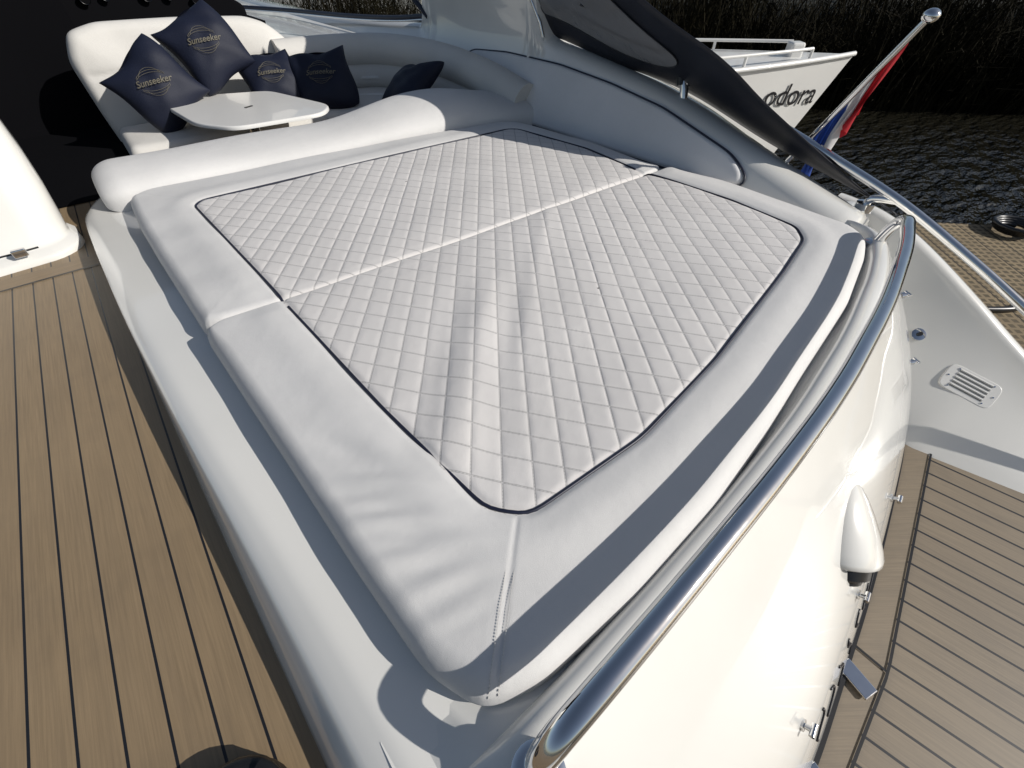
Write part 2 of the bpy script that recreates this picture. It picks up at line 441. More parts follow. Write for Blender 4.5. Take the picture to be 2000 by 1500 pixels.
for y in np.linspace(.60,-1.5,54):
    y=float(y); z1=smooth_ip(y,WY,WZ,.1)
    r=[wing(y,t) for t in np.linspace(0,1,14)]
    r+=[(2.392,y,z1-.010),(2.405,y,z1-.002),(2.425,y,z1),(2.45,y,z1-.006),(2.48,y,z1-.03),(2.52,y,z1-.12),(2.53,y,-.5),(2.45,y,-.85)]
    rows.append(r)
V,F=grid(rows); mesh('quarter_wing',V,F,gel,yacht,True,60)
v,f=box(.0,2.3,-.44,4.8,3.8,.74); bevel(mesh('hull',v,f,gelw,yacht,False),.05)

# padded side panel
lp=[(3.16,.41),(2.44,.375),(1.286,.395),(.92,.405),(.87,.43),(.89,.465),(1.0,.515),(1.43,.602),(1.8,.642),(2.21,.668),(2.7,.668),(3.04,.645),(3.16,.59),(3.20,.50)]
s=math.hypot(1,.6); Vax=(.6/s,0,1/s); Nax=(-1/s,0,.6/s)
lp2=[(y,(z-.38)*s) for y,z in lp]
pan,O=padded('side_panel',lp2,(2.0-.016,0,.38+.01),(0,1,0),Vax,Nax,.02,.02,panelv,yacht,.012,240,.03)
path=[(2.0-.006+ o[1]*Vax[0]*1.0, o[0], .384+o[1]*Vax[2]) for o in O]
cc=np.array(path).mean(0); path=[tuple(cc+(np.array(p)-cc)*1.006) for p in path]
tube('panel_piping',path,.0045,navyp,yacht,8,True)

# starboard grab rail
path=[(2.245,1.42,.70),(2.25,1.385,.705),(2.25,1.2,.68),(2.25,.955,.63),(2.25,.655,.555),(2.25,.335,.465),(2.26,.035,.345),(2.27,-.165,.255),(2.30,-.45,.12),(2.34,-.75,-.04),(2.37,-.92,-.16),(2.38,-.98,-.25)]
tube('side_handrail',catmull(path,6),.017,steel,yacht,20)
tube('handrail_strut',catmull([(2.25,.36,.47),(2.25,.42,.46),(2.25,.45,.44),(2.25,.455,.37)],5),.015,steel,yacht)
v,f=tubegeo([(2.25,.455,.40),(2.25,.455,.432)],.034,20); mesh('rail_foot',v,f,steel,yacht,True,40)
v,f=tubegeo([(2.235,1.40,.63),(2.238,1.41,.67),(2.243,1.425,.70)],.02,14); mesh('rail_foot',v,f,steel,yacht,True,40)
v,f=tubegeo(catmull([(2.235,1.43,.685),(2.24,1.44,.72),(2.25,1.42,.745),(2.25,1.38,.745)],4),.022,14); mesh('rail_end_clamp',v,f,black,yacht,True,50)

# canopy side curtain, leaning inboard
lowp=catmull([(2.27,2.46,.775),(2.28,2.30,.765),(2.29,1.91,.708),(2.29,1.42,.653),(2.29,.93,.533),(2.29,.45,.438),(2.30,.34,.405)],6)
upp=catmull([(1.95,2.75,1.60),(1.93,2.2,1.32),(2.00,1.545,1.001),(2.055,1.155,.845),(2.14,.91,.692),(2.265,.49,.468),(2.29,.35,.412)],6)
def cpt(i,t):
    i0=int(min(len(lowp)-2,i)); fr=i-i0
    a=lowp[i0]*(1-fr)+lowp[i0+1]*fr; b=upp[i0]*(1-fr)+upp[i0+1]*fr
    return a+(b-a)*t+np.array((.006*math.sin(t*6+i*.2)*math.sin(math.pi*t),0,0))
rows=[[tuple(cpt(i,t)) for t in np.linspace(0,1,12)] for i in range(len(lowp))]
V,F=grid(rows); cano=mesh('canopy',V,F,canvas,yacht,True); so=cano.modifiers.new('Solidify','SOLIDIFY'); so.thickness=.003
wl=loop([(1.0,.30),(1.0,.14),(3.5,.15),(8,.20),(12.5,.22),(15.5,.28),(16.8,.42),(16.4,.56),(14,.66),(10,.76),(4,.86),(1.0,.84)],120,.9)
C=wl.mean(0); rows=[]
for k in np.linspace(.02,1,16): rows.append([tuple(cpt(C[0]+(p[0]-C[0])*k,C[1]+(p[1]-C[1])*k)+np.array((-.010,0,.0))) for p in wl])
V,F=grid(rows,False,True); F.append(tuple(range(120))); cw=mesh('canopy_window',V,F,win_m,yacht,True)
tube('window_welt',[tuple(cpt(p[0],p[1])+np.array((-.010,0,0))) for p in wl],.003,black,yacht,8,True)
tube('canopy_strut',[(2.20,2.40,.775),(2.19,2.42,.84),(2.17,2.5,.96),(2.14,2.62,1.15)],.010,steel,yacht)

# windscreen
base=catmull([(2.22,3.68,.765),(2.18,4.2,.715),(2.12,5.0,.67),(1.95,6.2,.635),(1.5,7.2,.63)],8)
rows=[[tuple(p),tuple(p+np.array((-.12,.0,.42)))] for p in base]
V,F=grid(rows); mesh('windscreen',V,F,glass_m,yacht,True)
tube('windscreen_frame',[tuple(p+np.array((-.0,0,.004))) for p in base],.018,navyp,yacht,8)
tube('windscreen_trim',[tuple(p+np.array((-.015,0,-.014))) for p in base],.008,steel,yacht,8)
tube('windscreen_post',[(2.20,3.68,.765),(2.12,4.0,1.0),(2.0,4.35,1.25)],.018,navyp,yacht,8)
rows=[]
for y in np.linspace(4.7,9,16): rows.append([(x,y,.56+.05*math.cos((x-1)*1.2)) for x in np.linspace(.2,2.1,8)])
V,F=grid(rows); mesh('dash_moulding',V,F,gelw,yacht,True)

lpd=[(.06,.74),(1.22,.70),(1.24,.84),(1.05,.95),(.7,1.0),(.3,1.0),(.05,.96)]
db_,_=padded('dashboard',lpd,(0,4.62,0),(1,0,0),(0,.25,.97),(0,-.97,.25),.3,.03,dark,yacht,.0,120,.03)
for gx,gz,gr in((.24,.925,.030),(.36,.93,.024),(.60,.92,.030),(.74,.915,.024),(.90,.885,.024)):
    yy=4.62+.25*gz-.035
    g=tube('gauge',[(gx,yy+.01,gz*.97),(gx,yy-.012,gz*.97+.003)],gr,dark,yacht,20)
    ring=tube('gauge_bezel',[(gx+gr*math.cos(a),yy-.014,gz*.97+gr*math.sin(a)) for a in np.linspace(0,2*math.pi,24,endpoint=False)],.0018,gun,None,6,True)
    ring.parent=g; ring.matrix_parent_inverse=Matrix.Identity(4)
v,f=box(.65,4.9,.35,1.3,.5,.75); mesh('dash_console',v,f,dark,yacht,False)
v,f=box(-.85,4.45,.75,1.9,.08,1.9); mesh('companionway_shade_panel',v,f,dark,yacht,False)  # black panel painting the unlit depth of the companionway opening
quad('companionway_shade_sheet',[(-.60,3.0,DZ+.004),(.0,3.0,DZ+.004),(.0,4.45,DZ+.004),(-.60,4.45,DZ+.004)],dark)  # black sheet over the floor, painting the dark of the opening

# wet bar moulding
lev=[(0,-.415,3.12),(.02,-.415,3.12),(.035,-.42,3.13),(.045,-.45,3.18),(.06,-.455,3.20),(.12,-.445,3.235),(.27,-.43,3.29),(.42,-.425,3.35),(.54,-.43,3.40),(.61,-.45,3.46),(.65,-.50,3.53),(.665,-.57,3.60)]
rows=[]
for i,(z,cx,cy) in enumerate(lev):
    R=.17; r=[(-1.9,cy-.12,z)]
    for t in np.linspace(0,1,14): r.append((-1.7+(cx-R+1.7)*t,cy-.09*(1-t)+.12*math.sin(math.pi*t)*z+.045*math.exp(-((t-.72)/.12)**2)*math.sin(math.pi*min(1,z/.66)),z))
    for a in np.linspace(-math.pi/2,0,9)[1:]: r.append((cx-R+R*math.cos(a),cy+R+R*math.sin(a),z))
    r.append((cx-.01,cy+.30,z)); r.append((cx-.12,cy+.50,z)); r.append((cx-.5,cy+.62,z))
    rows.append([(a*K,b*K,DZ+c*K) for a,b,c in r])
rows.append([(min(p[0],-.7),min(max(p[1],2.95),3.1),p[2]+.003) for p in rows[-1]])
V,F=grid(rows); wb=mesh('wet_bar',V,F,gel,yacht,True,50)
def sub(o,p): o.parent=p; o.matrix_parent_inverse=Matrix.Identity(4); return o
kk=K/.875
v,f=box(-.577*kk,2.745*kk,1.2-.985*kk,.045,.02,.03); sub(bevel(mesh('latch',v,f,steel,None,False),.004),wb)
seamp=[(a,b-.002,c-.004) for a,b,c in rows[4][:16]]
sub(tube('base_seam',seamp,.005,black,None,6),wb)

# transom fittings
def on_t(x,z):
    best=min((abs(tsurf(x,t)[2]-z),t) for t in np.linspace(0,1,200))[1]; return Vector(tsurf(x,best))
for x,z in((.565,.01),(1.37,-.04),(.95,.0),(2.02,.02),(2.02,.25)):
    p=on_t(x,z); n=Vector((.15,-.86,.5)).normalized()
    if x>1.99: n=Vector((.8,-.5,.2)).normalized()
    v,f=tubegeo([p-n*.01,p+n*.004,p+n*.005,p+n*.018],lambda t:.013 if t<.5 else .006,12)
    tb=mesh('turn_button',v,f,steel,yacht,True,40)
    w=n.cross(Vector((0,0,1))).normalized(); 
    v2,f2=tubegeo([p+n*.020-w*.014,p+n*.020+w*.014],.006,10); sub(mesh('button_wing',v2,f2,steel,None,True,40),tb)
# moulded hood with its shaded opening painted as a black plug, growing out of the transom
p0=on_t(.97,.125)+Vector((0,.030,-.014)); rows=[]
ax=Vector((-.50,-.40,-.77)).normalized(); up=Vector((.1,-.88,.45)); up=(up-ax*up.dot(ax)).normalized(); sd=ax.cross(up).normalized()
for t,ra,rb in((-.15,.020,.008),(-.14,.044,.018),(-.115,.072,.034),(-.08,.096,.052),(-.04,.112,.070),(.0,.122,.084),(.022,.124,.090),(.034,.120,.090),(.041,.108,.080),(.034,.090,.066),(.0,.070,.048)):
    rows.append([tuple(p0+ax*t+sd*math.cos(a)*ra+up*(math.sin(a)*rb)) for a in np.linspace(0,2*math.pi,32,endpoint=False)])
V,F=grid(rows,False,True); F.append(tuple(range(32))); hs=mesh('light_housing',V,F,gel,yacht,True,60)
v,f=tubegeo([p0-ax*.01,p0+ax*.074,p0+ax*.088,p0+ax*.094],lambda t:.074 if t<.6 else .060,24); sub(mesh('hood_opening_shade',v,f,black,None,True,40),hs)
# painted transom name, seen edge-on: curved strokes
V=[];F=[]
for k,x0 in enumerate(np.linspace(.66,1.12,7)):
    pth=[]
    for a in np.linspace(-1,1,12):
        xx=x0+.022*math.sin(a*2.6+k); zz=-.12+.045*a
        q=on_t(xx,zz); pth.append((q.x,q.y-.0005,q.z))
    v,f=tubegeo(pth,.0035,6,False,len(V)); V+=v;F+=f
mesh('transom_lettering',V,F,lettermat,yacht,True)
for x in(.93,.62):
    v,f=box(x,footy(x)-.03,-.286,.05,.09,.008,-.25); bevel(mesh('hinge_plate',v,f,steel,yacht,False),.003)
def wpt(y,t): return Vector(wing(y,t))
pc=wpt(-.235,.60); du=(wpt(-.30,.60)-wpt(-.18,.60)).normalized(); dv=(wpt(-.24,.66)-wpt(-.24,.54)).normalized(); nn=du.cross(dv).normalized()
if nn.x>0: nn=-nn
du=Vector((0,-1,0.08)); du=(du-nn*du.dot(nn)).normalized(); dv=nn.cross(du).normalized()
if dv.z<0: dv=-dv
vent,_=padded('vent_grille',[(-.100,-.056),(.100,-.056),(.100,.056),(-.100,.056)],pc+nn*.002,du,dv,nn,.01,.003,gelw,yacht,.0,80,.022)
for k in range(5):
    o=pc+nn*.0025+dv*(-.034+.0170*k)
    sub(tube('vent_slot',[o-du*.062,o+du*.062],.0017,slotm,None,8),vent)
    o=o+dv*.0065-nn*.001
    sub(tube('louvre',[o-du*.062,o+du*.062],.0042,gelw,None,8),vent)
for a,b in((-.085,0),(.085,0),(-.066,.041),(.066,.041),(-.066,-.041),(.066,-.041)):
    o=pc+du*a+dv*b; sub(tube('screw',[o+nn*.001,o+nn*.004],.0035,steel,None,8),vent)
pc=wpt(.02,.64); v,f=tubegeo([pc,pc+nn*.01,pc+nn*.012],lambda t:.026 if t<.8 else .018,20); fu=mesh('filler_cap',v,f,steel,yacht,True,40)
v,f=tubegeo([pc+nn*.012,pc+nn*.022],.009,12); sub(mesh('cap_knob',v,f,black,None,True,40),fu)

# ------------------------------------------------------------ sunpad cushions
qa=loop([(.152,1.5),(.155,1.21),(.183,.682),(.215,.34),(.27,.278),(.574,.262),(.918,.302),(1.446,.399),(1.70,.455),(1.775,.52),(1.80,.8),(1.775,1.2),(1.775,1.5)],300,.02)
qf=loop([(.155,1.0),(.155,1.30),(.107,2.13),(.14,2.165),(.9,2.14),(1.68,2.10),(1.73,2.06),(1.80,1.6),(1.765,1.19),(1.76,1.0)],300,.018)
def exA(x,y,d,q):
    a=np.array((.64,.90));b=np.array((.22,.47)); ab=(b-a)/np.linalg.norm(b-a); L=np.linalg.norm(b-a)
    s=(x-a[0])*ab[0]+(y-a[1])*ab[1]; w=(x-a[0])*(-ab[1])+(y-a[1])*ab[0]
    w=-w if ((1.0-a[0])*(-ab[1])+(0.2-a[1])*ab[0])<0 else w
    win=sstep(s,-.18,.14)*(1-sstep(s,L-.10,L+.10))
    wf=.036+.024*np.clip(s/L,0,1)
    prof=np.where(w<0,np.exp(-(w/.052)**2),np.exp(-(w/wf)**2))
    z=.0085*win*prof-.004*win*np.exp(-((w-.09)/.038)**2)-.002*win*np.exp(-((w+.095)/.04)**2)
    # fine wrinkles fanning out towards the port edge near the corner
    th=np.arctan2(y-.10,.46-x); r=np.hypot(y-.10,.46-x)
    wt=np.exp(-((x-.07)/.075)**2)*sstep(y,.16,.30)*(1-sstep(y,.50,.90))*sstep(d,.0,.05)
    am=.5+.5*np.sin(th*9+1.0)
    z+=wt*(.0024*np.sin(th*46+.9*np.sin(r*15))+.0017*am*np.sin(th*83+1.2*np.sin(r*22)+1))
    ln=np.abs((x-.05)*(.285-.10)-(y-.10)*(.245-.05))/math.hypot(.185,.195)
    inn=(x<.25)&(y<.29)
    z-=np.where(inn,.002*np.exp(-(ln/.004)**2),0)
    z+=.003*np.exp(-((x-.5-(y-.6)*1.1)/.05)**2)*sstep(y,.4,.7)
    return z
def exF(x,y,d,q):
    ln=np.abs((x+.06)*(2.16-2.45)-(y-2.45)*(.12+.06))/math.hypot(.29,.18)
    return -np.where((x<.12)&(y>2.16),.002*np.exp(-(ln/.004)**2),0)+.002*np.sin(y*31+2*np.sin(x*9))*np.exp(-((x-.0)/.08)**2)
outA=[(-.07,1.285),(-.055,1.0),(-.04,.73),(-.025,.41),(-.01,.20),(.03,.105),(.12,.072),(.33,.06),(.58,.07),(.82,.10),(1.07,.14),(1.49,.20),(1.80,.275),(1.93,.32),(1.985,.40),(2.0,.6),(1.995,.97),(1.94,1.205),(1.77,1.206),(.78,1.238),(.29,1.258)]
outF=[(-.095,2.44),(-.10,2.2),(-.09,1.87),(-.065,1.300),(.29,1.262),(.78,1.242),(1.77,1.210),(1.91,1.22),(1.93,1.7),(1.85,2.2),(1.77,2.28),(1.04,2.39),(.31,2.45),(-.02,2.475)]
cA=empty('sunpad_cushion',(.95,.65,.37),'quilted off-white vinyl sunpad cushion with navy piping and a fold','sunpad cushion','sunpad cushions')
cF=empty('sunpad_cushion',(.95,1.8,.37),'quilted off-white vinyl sunpad cushion resting against the bolster','sunpad cushion','sunpad cushions')
cushion('cushion_pad',outA,qa,.452,LZ+.006,exA,cA)
cushion('cushion_pad',outF,qf,.448,LZ+.006,exF,cF)
def pipe(lp,ymin,ymax,z,parent,outl):
    ok=[(p[0],p[1]) for p in lp]; m=[ymin<p[1]<ymax for p in ok]; n=len(ok)
    st=[i for i in range(n) if m[i] and not m[i-1]][0]; seq=[]
    i=st
    while m[i%n] and len(seq)<n: seq.append(ok[i%n]); i+=1
    P=np.array(seq); d=np.clip(sdf(P,loop(outl,400,.022)),0,None); R=edgeR(P[:,0],P[:,1])
    zz=z-np.where(d<R,R-np.sqrt(np.clip(R*R-(R-d)**2,0,None)),0)-.27*R*np.exp(-d/.05)
    tube('piping',[(a[0],a[1],b) for a,b in zip(P,zz)],.0040,navyp,parent,8)
pipe(qa,-1,1.225,.4505,cA,outA)
pipe(qf,1.268,5,.4465,cF,outF)
def seam(p,q,off,outl,zt_,n=60):
    pths=[]; LP=loop(outl,300,.022)
    T=np.linspace(0,1,n*2); P=np.array([[p[0]+(q[0]-p[0])*t+off[0],p[1]+(q[1]-p[1])*t+off[1]] for t in T]); d=np.clip(sdf(P,LP),0,None); R=.042
    z=zt_-np.where(d<R,R-np.sqrt(np.clip(R*R-(R-d)**2,0,None)),0)-.27*R*np.exp(-d/.05)+.001
    for i in range(0,len(T)-1,2):
        if d[i]>.003: pths.append([(P[i][0],P[i][1],z[i]),(P[i+1][0],P[i+1][1],z[i+1])])
    return pths
ps=seam((.245,.285),(.045,.10),(.005,-.005),outA,.4525)+seam((.245,.285),(.045,.10),(-.005,.005),outA,.4525)
multitube('seam_stitching',ps,.0008,thread,cA,5)

# bolster
bol=empty('bolster',(.8,2.6,.37),'long off-white vinyl bolster backrest swelling into a raised end','bolster')
prof=catmull([(0,-.35,0),(.0,.05,0),(.02,.38,0),(.08,.62,0),(.20,.82,0),(.38,.95,0),(.58,1.0,0),(.78,.97,0),(.92,.85,0),(.985,.6,0),(1.0,.2,0),(1.0,-.35,0)],4)
rows=[]
for x in np.r_[-.075-.105*np.cos(np.linspace(0.02,math.pi/2,14)),np.linspace(-.05,2.02,74)]:
    x=float(x)
    yb=smooth_ip(x,[-.3,-.1,.31,1.04,1.77,2.1],[2.45,2.465,2.455,2.385,2.275,2.22],.06)
    zc=.495+.070*float(sstep(x,.75,1.55))-.055*float(sstep(x,1.55,2.02))
    e=1.0
    if x<-.075: e=math.sqrt(max(0,1-((-.075-x)/.105)**2))
    wd=.38+.09*float(sstep(x,.9,1.5))
    hh=zc-.40
    rows.append([(x,yb+wd/2+wd*(float(p[0])-.5)*(.62+.38*e),.40+hh*float(p[1])*(.35+.65*e)+.003*math.sin(x*8+float(p[0])*4)) for p in prof])
V,F=grid(rows); F.append(tuple(range(len(prof)))); mesh('bolster_pad',V,F,vinyl,bol,True,75)
v,f=box(.9,2.60,.375,1.9,.25,.02); bevel(mesh('bolster_base',v,f,vinyl,bol,False),.008)

# ------------------------------------------------------------ sofa, table, pillows
sofa=empty('cockpit_sofa',(.9,3.5,DZ),'cream vinyl wraparound cockpit sofa with tall rounded backrest','sofa')
lpb=[(.0,.22),(-.02,.45),(-.03,.70),(.03,.83),(.18,.865),(.6,.86),(1.0,.84),(1.12,.80),(1.22,.71),(1.30,.60),(1.32,.22)]
padded('backrest',lpb,(0,3.86,0),(1,0,0),(0,.16,.987),(0,-.987,.16),.10,.05,seatv,sofa,.03,200,.03,extra=lambda x,z,d:-.008*np.exp(-((z-.62)/.012)**2)*sstep(d,.02,.08)+.004*np.sin(x*14+2*np.sin(z*9)))
lps=[(0,3.34),(.55,3.30),(1.25,3.30),(1.36,2.85),(1.80,2.80),(1.86,3.86),(0,3.86)]
padded('seat_cushion',lps,(0,0,.37),(1,0,0),(0,1,0),(0,0,1),.07,.045,seatv,sofa,.015,220,.035)
for z,r in((.60,.10),(.45,.095)):
    pth=catmull([(1.10,3.93,z),(1.35,3.92,z),(1.60,3.86,z),(1.80,3.72,z),(1.91,3.45,z),(1.96,3.1,z-.01),(2.0,2.7,z-.05),(2.03,2.35,z-.12)],8)
    tube('side_backrest',pth,r,seatv,sofa,16)

table=empty('cockpit_table',(.65,3.2,DZ),'small cream cockpit table with rounded corners on one pedestal','table')
tt,_=padded('table_top',[(.28,3.64),(.34,3.08),(.48,2.87),(.95,2.83),(1.05,2.97),(.88,3.54),(.40,3.73)],(0,0,.50),(1,0,0),(0,1,0),(0,0,1),.018,.006,gelw,table,.0,160,.05)
v,f=tubegeo([(.65,3.25,DZ),(.65,3.25,DZ+.02),(.65,3.25,DZ+.03),(.65,3.25,.482)],lambda t:.12 if t<.5 else .035,20); mesh('pedestal',v,f,steel,table,True,40)
v,f=box(.66,3.22,.5015,.05,.014,.003,.4); mesh('table_latch',v,f,black,table,False)

def textmesh(txt,size,name,mat,shear=0,off=.012):
    cu=bpy.data.curves.new('t','FONT'); cu.body=txt; cu.size=size; cu.align_x='CENTER'; cu.align_y='CENTER'; cu.shear=shear; cu.offset=size*off; cu.resolution_u=4
    o=bpy.data.objects.new('t',cu); COL.objects.link(o); bpy.context.view_layer.update()
    me=bpy.data.meshes.new_from_object(o.evaluated_get(bpy.context.evaluated_depsgraph_get())); bpy.data.objects.remove(o)
    me.name=name; me.materials.clear(); me.materials.append(mat); return me
def pillow(loc,nrm,roll,S,T,label,logo=True,k=0):
    n=34; e=empty('throw_pillow',loc,label,'pillow','navy throw pillows on the sofa')
    def zf(u,v): return T*(max(0,(1-u*u))*max(0,(1-v*v)))**.40
    def pos(u,v,s):
        dent=.022*math.exp(-((u-.3*math.sin(k))/.35)**2-((v-.9)/.5)**2)
        rad=1-.06*(abs(u)*abs(v))**3
        return ((u*S*(1-.06*(1-v*v))+.012*math.sin(3*v+k))*rad,(v*S*(1-.06*(1-u*u))-.022*(1-u*u)*(v>0)*v+.008*math.sin(4*u+k))*rad,s*zf(u,v)-s*dent*(1-u*u)+s*.008*math.sin(6*u+k+2*v)*math.cos(7*v+2*k)*(1-u*u)*(1-v*v))
    us=[math.sin(a) for a in np.linspace(-math.pi/2,math.pi/2,n)]
    V,F=grid([[pos(u,v,1) for v in us] for u in us]); V2,F2=grid([[pos(u,v,-1) for v in us] for u in us],base=len(V))
    F2=[f[::-1] for f in F2]
    N=Vector(nrm).normalized(); up=Vector((0,0,1)); x=up.cross(N).normalized(); y=N.cross(x)
    M=Matrix((x,y,N)).transposed().to_4x4(); M=Matrix.Translation(loc)@M@Matrix.Rotation(roll,4,'Z')
    me=bpy.data.meshes.new('pillow_cover'); me.from_pydata(V+V2,[],F+F2); me.polygons.foreach_set('use_smooth',[True]*len(me.polygons)); me.materials.append(pillowm)
    o=bpy.data.objects.new('pillow_cover',me); COL.objects.link(o); o.parent=e; o.matrix_parent_inverse=Matrix.Translation(loc).inverted(); o.matrix_basis=M
    if logo:
        R=Matrix.Rotation(-roll*.8,4,'Z')
        me=textmesh('Sunseeker',S*.225,'lettering',gold,.3)
        for v in me.vertices:
            p=R@Vector((v.co.x,v.co.y,0)); v.co=(p.x,p.y,zf(p.x/S*1.1,p.y/S*1.1)+.009)
        o=bpy.data.objects.new('lettering',me); COL.objects.link(o); o.parent=e; o.matrix_parent_inverse=Matrix.Translation(loc).inverted(); o.matrix_basis=M
        V=[];F=[]
        for sg in(1,-1):
            for rr in(.22,.29,.36):
                pth=[]
                for a in np.linspace(.5,math.pi-.5,22):
                    q=R@Vector((math.cos(a)*S*.42*(1 if rr<.3 else .75),sg*(math.sin(a)*S*rr*.9+S*.02),0))
                    pth.append((q.x,q.y,zf(q.x/S*1.1,q.y/S*1.1)+.008))
                v,f=tubegeo(pth,.0009,5,False,len(V)); V+=v;F+=f
        me=bpy.data.meshes.new('emblem'); me.from_pydata(V,[],F); me.materials.append(gold)
        o=bpy.data.objects.new('emblem',me); COL.objects.link(o); o.parent=e; o.matrix_parent_inverse=Matrix.Translation(loc).inverted(); o.matrix_basis=M
Lb='navy throw pillow with gold embroidered emblem leaning on the backrest'
pillow((.30,3.60,.585),(-.12,-.9,.42),math.radians(36),.195,.095,Lb,True,0)
pillow((.65,3.71,.725),(-.1,-.85,.45),math.radians(26),.195,.095,Lb,True,1)
pillow((.95,3.64,.53),(-.15,-.8,.65),math.radians(5),.18,.09,'navy throw pillow with gold emblem tucked low behind the table',True,2)
pillow((1.23,3.48,.52),(-.4,-.7,.65),math.radians(8),.195,.09,'navy throw pillow with gold emblem in the sofa corner',True,3)
pillow((1.60,2.99,.52),(-.5,.1,.85),math.radians(20),.19,.08,'plain navy throw pillow lying against the bolster',False,4)

# ------------------------------------------------------------ ensign
ens=empty('ensign_staff',(2.31,.85,.45),'red white and blue ensign hanging from raked steel staff','flag')
ptp=np.array((2.33,.597,.997)); pq=np.array((2.33,.785,.600)); pb=pq+(pq-ptp)*.42
tube('staff',[pb,ptp],.0105,steel,ens,14)
rows=[]
for a in np.linspace(-math.pi/2,math.pi/2,12): rows.append([(2.33+.027*math.cos(a)*math.cos(t),.592+.027*math.cos(a)*math.sin(t),1.005+.021*math.sin(a)) for t in np.linspace(0,2*math.pi,20,endpoint=False)])
V,F=grid(rows,False,True); mesh('finial',V,F,steel,ens,True)
rows=[];ns,nf=90,40;st=[]
for i in range(ns):
    s=i/(ns-1); h=pq+(ptp-pq)*(-.06+.90*s); r=[]
    for j in range(nf):
        f=j/(nf-1); L=.225*f
        p=h+np.array((0.013,-.008,-.004))+np.array((.012*f+.024*math.sin(s*33+f*2.2)*f**.5, .03*(1-s)*f*.3-.012*f+.017*math.sin(s*23+1+f*5)*f-.035*(.5-s)*f*.6+.055*s*f, -L*(.95+.1*s)))
        r.append(tuple(p)); st.append(s)
    rows.append(r)
V,F=grid(rows); fl=mesh('flag',V,F,flag_m,ens,True)
at=fl.data.attributes.new('stripe','FLOAT','POINT'); at.data.foreach_set('value',st)

# ------------------------------------------------------------ neighbour boats
def boat(name,label,org,ang,L,B,zd,zw,flare=.75):
    e=empty(name,(org[0],org[1],zw),label,'boat')
    ca,sa=math.cos(ang),math.sin(ang)
    T=lambda a,b,z:(org[0]+a*ca-b*sa,org[1]+a*sa+b*ca,z)
    rows=[]
    st=np.linspace(0,1,30)
    def half(t): return B/2*min(1,(1-t**3.2)*1.0+.0)
    for t in st:
        r=[]
        for k in np.linspace(0,1,10):
            z=zw-.2+(zd+.10*t**2-zw+.2)*k
            rake=.62*(1-k)*t**4
            r.append((t,half(float(t))*(flare+(1-flare)*k),z,-rake))
        rows.append([T(-L*(1-t)+rk,-y,z) for (_,y,z,rk) in r]+[T(-L*(1-t)+rk,y,z) for (_,y,z,rk) in r[::-1]])
    V,F=grid(rows); F.append(tuple(range(20)))
    mesh('boat_hull',V,F,gelw,e,True,45)
    return e,T,half
ang=math.atan2(-.62,.78)
bo,T,half=boat('moored_boat','white boat with black painted name and white bow railing moored opposite',(5.42,1.80),ang,7.0,2.2,.34,-.75)
pg=[]
for t in np.linspace(0,1,40): pg.append(T(-7*(1-t),-half(float(t))-.008,.355+.10*t*t))
tube('rubbing_strake',pg,.02,gelw,bo,8)
rl=[]
for s_ in(-1,1): rl.append([T(-7*(1-t),s_*half(float(t))*.80,.43+.10*t*t) for t in np.linspace(.2,.93,26)])
for t in np.linspace(.2,.93,9):
    for s_ in(-1,1):
        a=T(-7*(1-t),s_*half(float(t))*.80,.34); b=T(-7*(1-t),s_*half(float(t))*.80,.43+.10*t*t); rl.append([a,b])
multitube('bow_railing',rl,.013,gelw,bo,8)
dk=[T(-7*(1-t),-half(float(t))*.98,.35+.10*t*t) for t in np.linspace(0,1,30)]+[T(-7*(1-t),half(float(t))*.98,.35+.10*t*t) for t in np.linspace(1,0,30)]
mesh('foredeck',dk,[tuple(range(60))],gelw,bo,False)
v,f=box(0,0,0,.12,.12,.12); v=[T(a-.55,b,c+.48) for a,b,c in v]; bevel(mesh('bow_bollard',v,f,gelw,bo,False),.02)
me=textmesh('odora',.25,'boat_name',lettermat,.0,.006)
for v in me.vertices:
    c=v.co.copy()
    a=-.53+c.x; zc=.18+c.y-.06*c.x; t=1+a/7; k=(zc+.95)/(.34+.10*t*t+.95); rk=-.62*(1-k)*t**4
    t2=1+(a-rk)/7 if a-rk<0 else .9999
    y=-(half(t2)*(.75+.25*k))-.010
    v.co=T(a,y,zc)
o=bpy.data.objects.new('boat_name',me); reg(o,bo)

b2,T2,half2=boat('moored_boat','white open boat with teal tarpaulin moored beyond the windscreen',(8.5,10.0),math.radians(-25),7.5,2.4,.42,-.75)
rows=[]
for t in np.linspace(0,1,16): rows.append([T2(-6.2+3.6*t,b*.95,.42+.42*math.cos(b/1.0*1.35)*math.sin(math.pi*(.1+.8*t))+.03*math.sin(9*t+5*b)) for b in np.linspace(-1,1,12)])
V,F=grid(rows); mesh('tarpaulin',V,F,tealm,b2,True)
rl=[]
for s_ in(-1,1):
    rl.append([T2(-7.5*(1-t),s_*half2(float(t))*.9,.78) for t in np.linspace(.1,.95,20)])
    for t in np.linspace(.1,.95,10): rl.append([T2(-7.5*(1-t),s_*half2(float(t))*.9,.42),T2(-7.5*(1-t),s_*half2(float(t))*.9,.78)])
multitube('boat_railing',rl,.018,gelw,b2,8)

